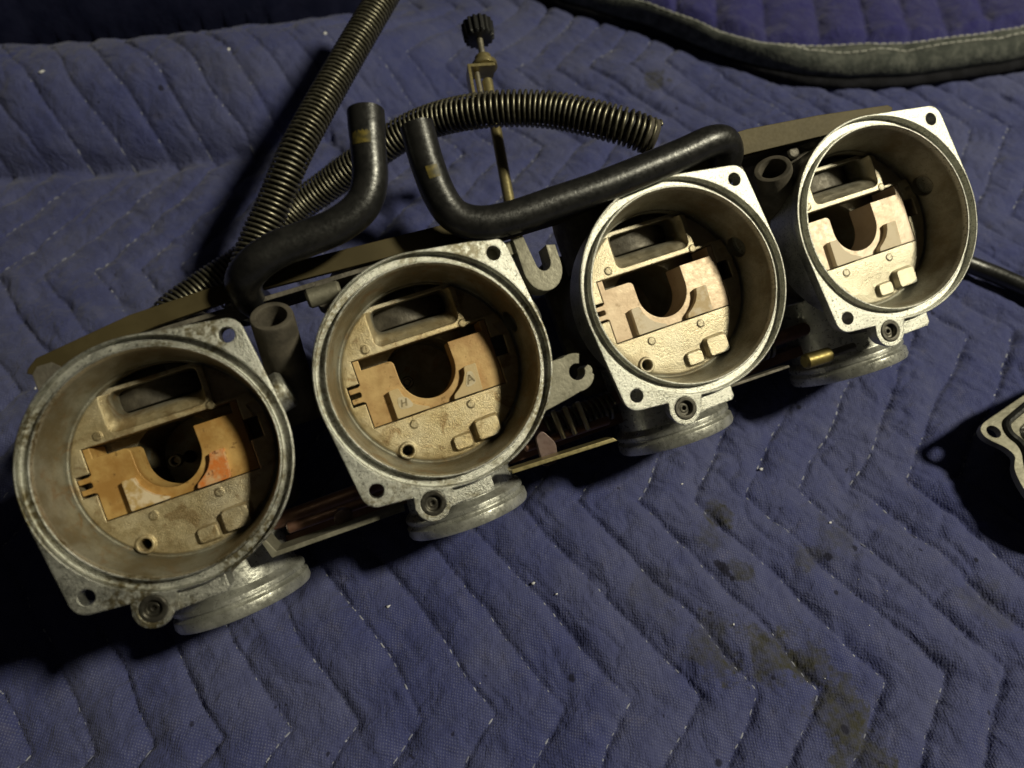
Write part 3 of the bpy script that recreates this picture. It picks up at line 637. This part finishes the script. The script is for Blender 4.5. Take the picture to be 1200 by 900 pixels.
# idle adjuster with its knob
A = Vector(wb((.42, 2.21, 1.3))); B_ = Vector(wb((.96, 4.73, 2.2))); D = (B_ - A).normalized(); Lr = (B_ - A).length
A0 = A - D * .9
adj = bpart('idle_adjuster', (lambda b: (cyl(b, A0, A + D * (Lr - .7), .068, 20), b)[1])(bmesh.new()), 'zinc')
def sub(name, bm, mat): o = finish(name, bm, M[mat], adj); return o
bm = bmesh.new(); x, y, z = frame_of(D); K = []
nf = 16
for h, rr in ((-.12, .16), (-.10, .195), (.09, .205), (.12, .17)):
    K.append([bm.verts.new(A + D * (Lr + h) + (x * math.cos(a) + y * math.sin(a)) * (rr * (1 if k % 4 < 2 else .86))) for k, a in enumerate(np.linspace(0, 2 * math.pi, nf * 4, endpoint=False))])
for p_, q_ in zip(K[:-1], K[1:]):
    for k in range(nf * 4): bm.faces.new((p_[k], p_[(k + 1) % (nf * 4)], q_[(k + 1) % (nf * 4)], q_[k]))
bm.faces.new(K[0][::-1]); bm.faces.new(K[-1]); sub('knob', bm, 'black')
bm = bmesh.new(); cyl(bm, A + D * (Lr - .45), A + D * (Lr - .1), .042, 16); sub('screw_stem', bm, 'steel')
bm = bmesh.new(); lathe(bm, [(.11, 0), (.16, .015), (.16, .07), (.115, .085), (.105, .17), (.07, .19)], A + D * (Lr - .55), D, 28); sub('collar', bm, 'zinc')
Xw = Vector((1, 0, 0)); side = (Xw - D * Xw.dot(D)).normalized(); up = side.cross(D)
def slab(bm, p, e1, e2, e3):      # box from corner p along three edges
    v = [bm.verts.new(p + e1 * a + e2 * b + e3 * c) for a in (0, 1) for b in (0, 1) for c in (0, 1)]
    for f in ((0, 1, 3, 2), (4, 6, 7, 5), (0, 4, 5, 1), (2, 3, 7, 6), (0, 2, 6, 4), (1, 5, 7, 3)): bm.faces.new([v[q] for q in f])
bm = bmesh.new(); P0 = A + D * (Lr - .59)
slab(bm, P0 - side * .23 - up * .12, side * .34, up * .24, D * .04)
slab(bm, P0 - side * .23 - up * .12 - D * .5, side * .035, up * .24, D * .499)
slab(bm, P0 + side * .05 - up * .15 - D * .50, side * .36, up * .035, D * .22)
sub('bracket', bm, 'zinc')
bm = bmesh.new(); cyl(bm, P0 - side * .11 - D * .55, P0 - side * .11, .036, 14); sub('guide_pin', bm, 'steel')

# ------------------------------------------------------------------ hoses (flexible: each its own thing)
def bw(p): u, v, q = p; return (u, ct * v - st * q, st * v + ct * q + H0)
def hose(name, pts, r, label, flare=None, hollow=.62):
    path, L = spline([bw(p) for p in pts], 18); base = path.mean(0)
    rr = np.full(len(path), r)
    if flare: rr = rr * np.interp(np.linspace(0, 1, len(path)), [0, flare[0], flare[0] + .04, 1], [flare[1], flare[1], 1, 1])
    bm = bmesh.new(); tube(bm, path - base, rr, 28, hollow); o = finish(name, bm, M['rubber'], None, base, 60)
    tag(o, label, 'hose', 'black moulded rubber hoses'); return o, path - base
def paint(o, path, i0, i1, r, half, shift=0.0):
    bm = bmesh.new(); T, Nn, B = frames(path); rows = []; v = np.array([-.2, -.5, .85]); m = (i0 + i1) // 2; ac = math.atan2(B[m] @ v, Nn[m] @ v) + shift; a0, a1 = ac - half, ac + half
    for i in range(i0, i1 + 1): rows.append([bm.verts.new(path[i] + (Nn[i] * math.cos(t) + B[i] * math.sin(t)) * r) for t in np.linspace(a0, a1, 9)])
    for a, b in zip(rows[:-1], rows[1:]):
        for k in range(8): bm.faces.new((a[k], a[k + 1], b[k + 1], b[k]))
    finish('paint_mark', bm, M['yellow'], o, smooth=180)
hL, pL = hose('rubber_hose', [(-1.045, 2.20, -.02), (-1.12, 1.92, 0), (-1.20, 1.64, 0), (-1.33, 1.46, 0), (-1.56, 1.36, 0), (-1.83, 1.325, 0), (-2.05, 1.31, 0), (-2.25, 1.26, -.02), (-2.41, 1.19, -.16), (-2.46, 1.12, -.42), (-2.44, 1.08, -.9)], .147, 'short bent black rubber hose with a yellow mark, left of the other', (.055, 1.05))
paint(hL, pL, 12, 21, .149, .55, .2)
hR, pR = hose('rubber_hose', [(-.68, 1.98, .0), (-.70, 1.68, .0), (-.69, 1.38, .0), (-.62, 1.17, .0), (-.44, 1.055, .0), (-.16, 1.02, .0), (.25, 1.035, 0), (.66, 1.05, .0), (1.15, 1.09, .0), (1.55, 1.13, .0), (1.84, 1.165, .0), (2.02, 1.14, -.06), (2.12, 1.04, -.22), (2.13, .93, -.48), (2.10, .80, -.9)], .143, 'long U shaped black rubber hose lying over the rail to the third carburettor')

paint(hR, pR, 22, 28, .1452, .35, -.2)

def spring_hose(pts, label, R=.185):
    path, L = spline(pts, 24); base = path.mean(0); bm = bmesh.new(); tube(bm, path - base, R - .035, 18, .7)
    o = tag(finish('spring_hose', bm, M['core'], None, base, 60), label, 'hose', 'spring wrapped hoses')
    bm = bmesh.new(); coil(bm, (path - base)[::6].tolist(), R, .019, .062); finish('spring_coil', bm, M['spring'], o, smooth=180)
    T, Nn, B = frames(path - base); bm = bmesh.new(); lathe(bm, [(R - .03, -.12), (R + .005, -.11), (R + .005, 0), (R - .04, .02)], (path - base)[0], -T[0], 24); finish('end_ferrule', bm, M['oldrubber'], o); return o
spring_hose([(.64, 6.5, 2.4), (.34, 6.19, 2.3), (.04, 5.89, 2.2), (-.79, 4.96, 2.0), (-1.6, 4.0, 1.8), (-2.1, 3.48, 1.5), (-2.43, 3.16, 1.3), (-2.73, 2.78, 1.1), (-2.9, 2.4, .95)], 'straight spring wrapped hose running up out of the top edge')
spring_hose([(1.99, 2.04, 2.25), (1.63, 2.3, 2.35), (1.07, 2.87, 2.3), (.4, 3.27, 2.2), (-.22, 3.66, 1.9), (-.87, 3.85, 1.5), (-1.46, 4.0, 1.1), (-1.97, 4.0, .85), (-2.65, 3.68, .65), (-3.29, 3.42, .6), (-3.69, 3.19, .6), (-4.0, 2.8, .55)], 'arched spring wrapped hose passing over the idle adjuster rod')

# ------------------------------------------------------------------ loose float bowl and cable at the right edge
fb = bpy.data.objects.new('float_bowl', None); C.objects.link(fb); fb.location = Vector((5.3, -2.4, 0)) * S
tag(fb, 'loose grey float bowl with a black gasket, cut off by the right edge', 'float bowl')
o2 = Vector((-5.3, -2.4 * -1, 0))
def fpart(name, bm, mat): bmesh.ops.translate(bm, vec=o2, verts=bm.verts); return finish(name, bm, M[mat], fb)
outl = [(4.29, -1.86), (4.31, -1.78), (4.40, -1.73), (5.1, -1.62), (6.1, -1.58), (6.42, -1.72), (6.40, -2.0), (6.28, -2.3), (6.35, -3.0), (6.1, -3.3), (4.6, -3.3), (4.3, -3.1), (4.20, -2.75), (4.24, -2.46), (4.31, -2.28), (4.44, -2.18), (4.41, -2.05), (4.33, -1.95)]
outl = rounded(outl, .08, 3)
bm = bmesh.new(); prism(bm, outl, .42, .50)
bm = boolean(bm, [lambda b: cyl_raw(b, (4.43, -1.86, .2), (4.43, -1.86, .8), .075)]); fpart('flange', bm, 'lugmetal')
gk = [(4.62, -1.83), (5.1, -1.72), (6.0, -1.70), (6.2, -1.95), (6.15, -2.4), (6.2, -2.9), (6.0, -3.18), (4.7, -3.18), (4.42, -2.95), (4.37, -2.65), (4.40, -2.44), (4.49, -2.30), (4.57, -2.20), (4.60, -2.08), (4.56, -1.95)]
gp = rounded(gk, .1, 4); bm = bmesh.new(); tube(bm, [(x, y, .505) for x, y in gp] + [(gp[0][0], gp[0][1], .505)], .042, 10); fpart('gasket', bm, 'gasket')
ins = [((x - 5.3) * .90 + 5.3, (y + 2.45) * .88 - 2.45) for x, y in gp]; ins2 = [((x - 5.3) * .80 + 5.3, (y + 2.45) * .76 - 2.45) for x, y in gp]
bm = bmesh.new(); prism(bm, ins, .45, .60, ins2); fpart('inner_wall', bm, 'chrome')
bm = bmesh.new(); prism(bm, [((x - 5.3) * .75 + 5.3, (y + 2.4) * .75 - 2.4) for x, y in gp], .06, .38, [((x - 5.3) * .94 + 5.3, (y + 2.4) * .94 - 2.4) for x, y in gp]); fpart('bowl_body', bm, 'lugmetal')

pth, _ = spline([(4.9, 1.6, .5), (5.6, 1.0, .3), (6.3, .32, .15), (6.51, .07, .13), (6.71, -.25, .13), (7.2, -1.0, .14), (8.2, -1.8, .14)], 14); base = pth.mean(0)
bm = bmesh.new(); tube(bm, pth - base, .115, 16); tag(finish('cable', bm, M['rubber'], None, base, 60), 'black cable running from behind the rightmost carburettor to the right edge', 'cable')
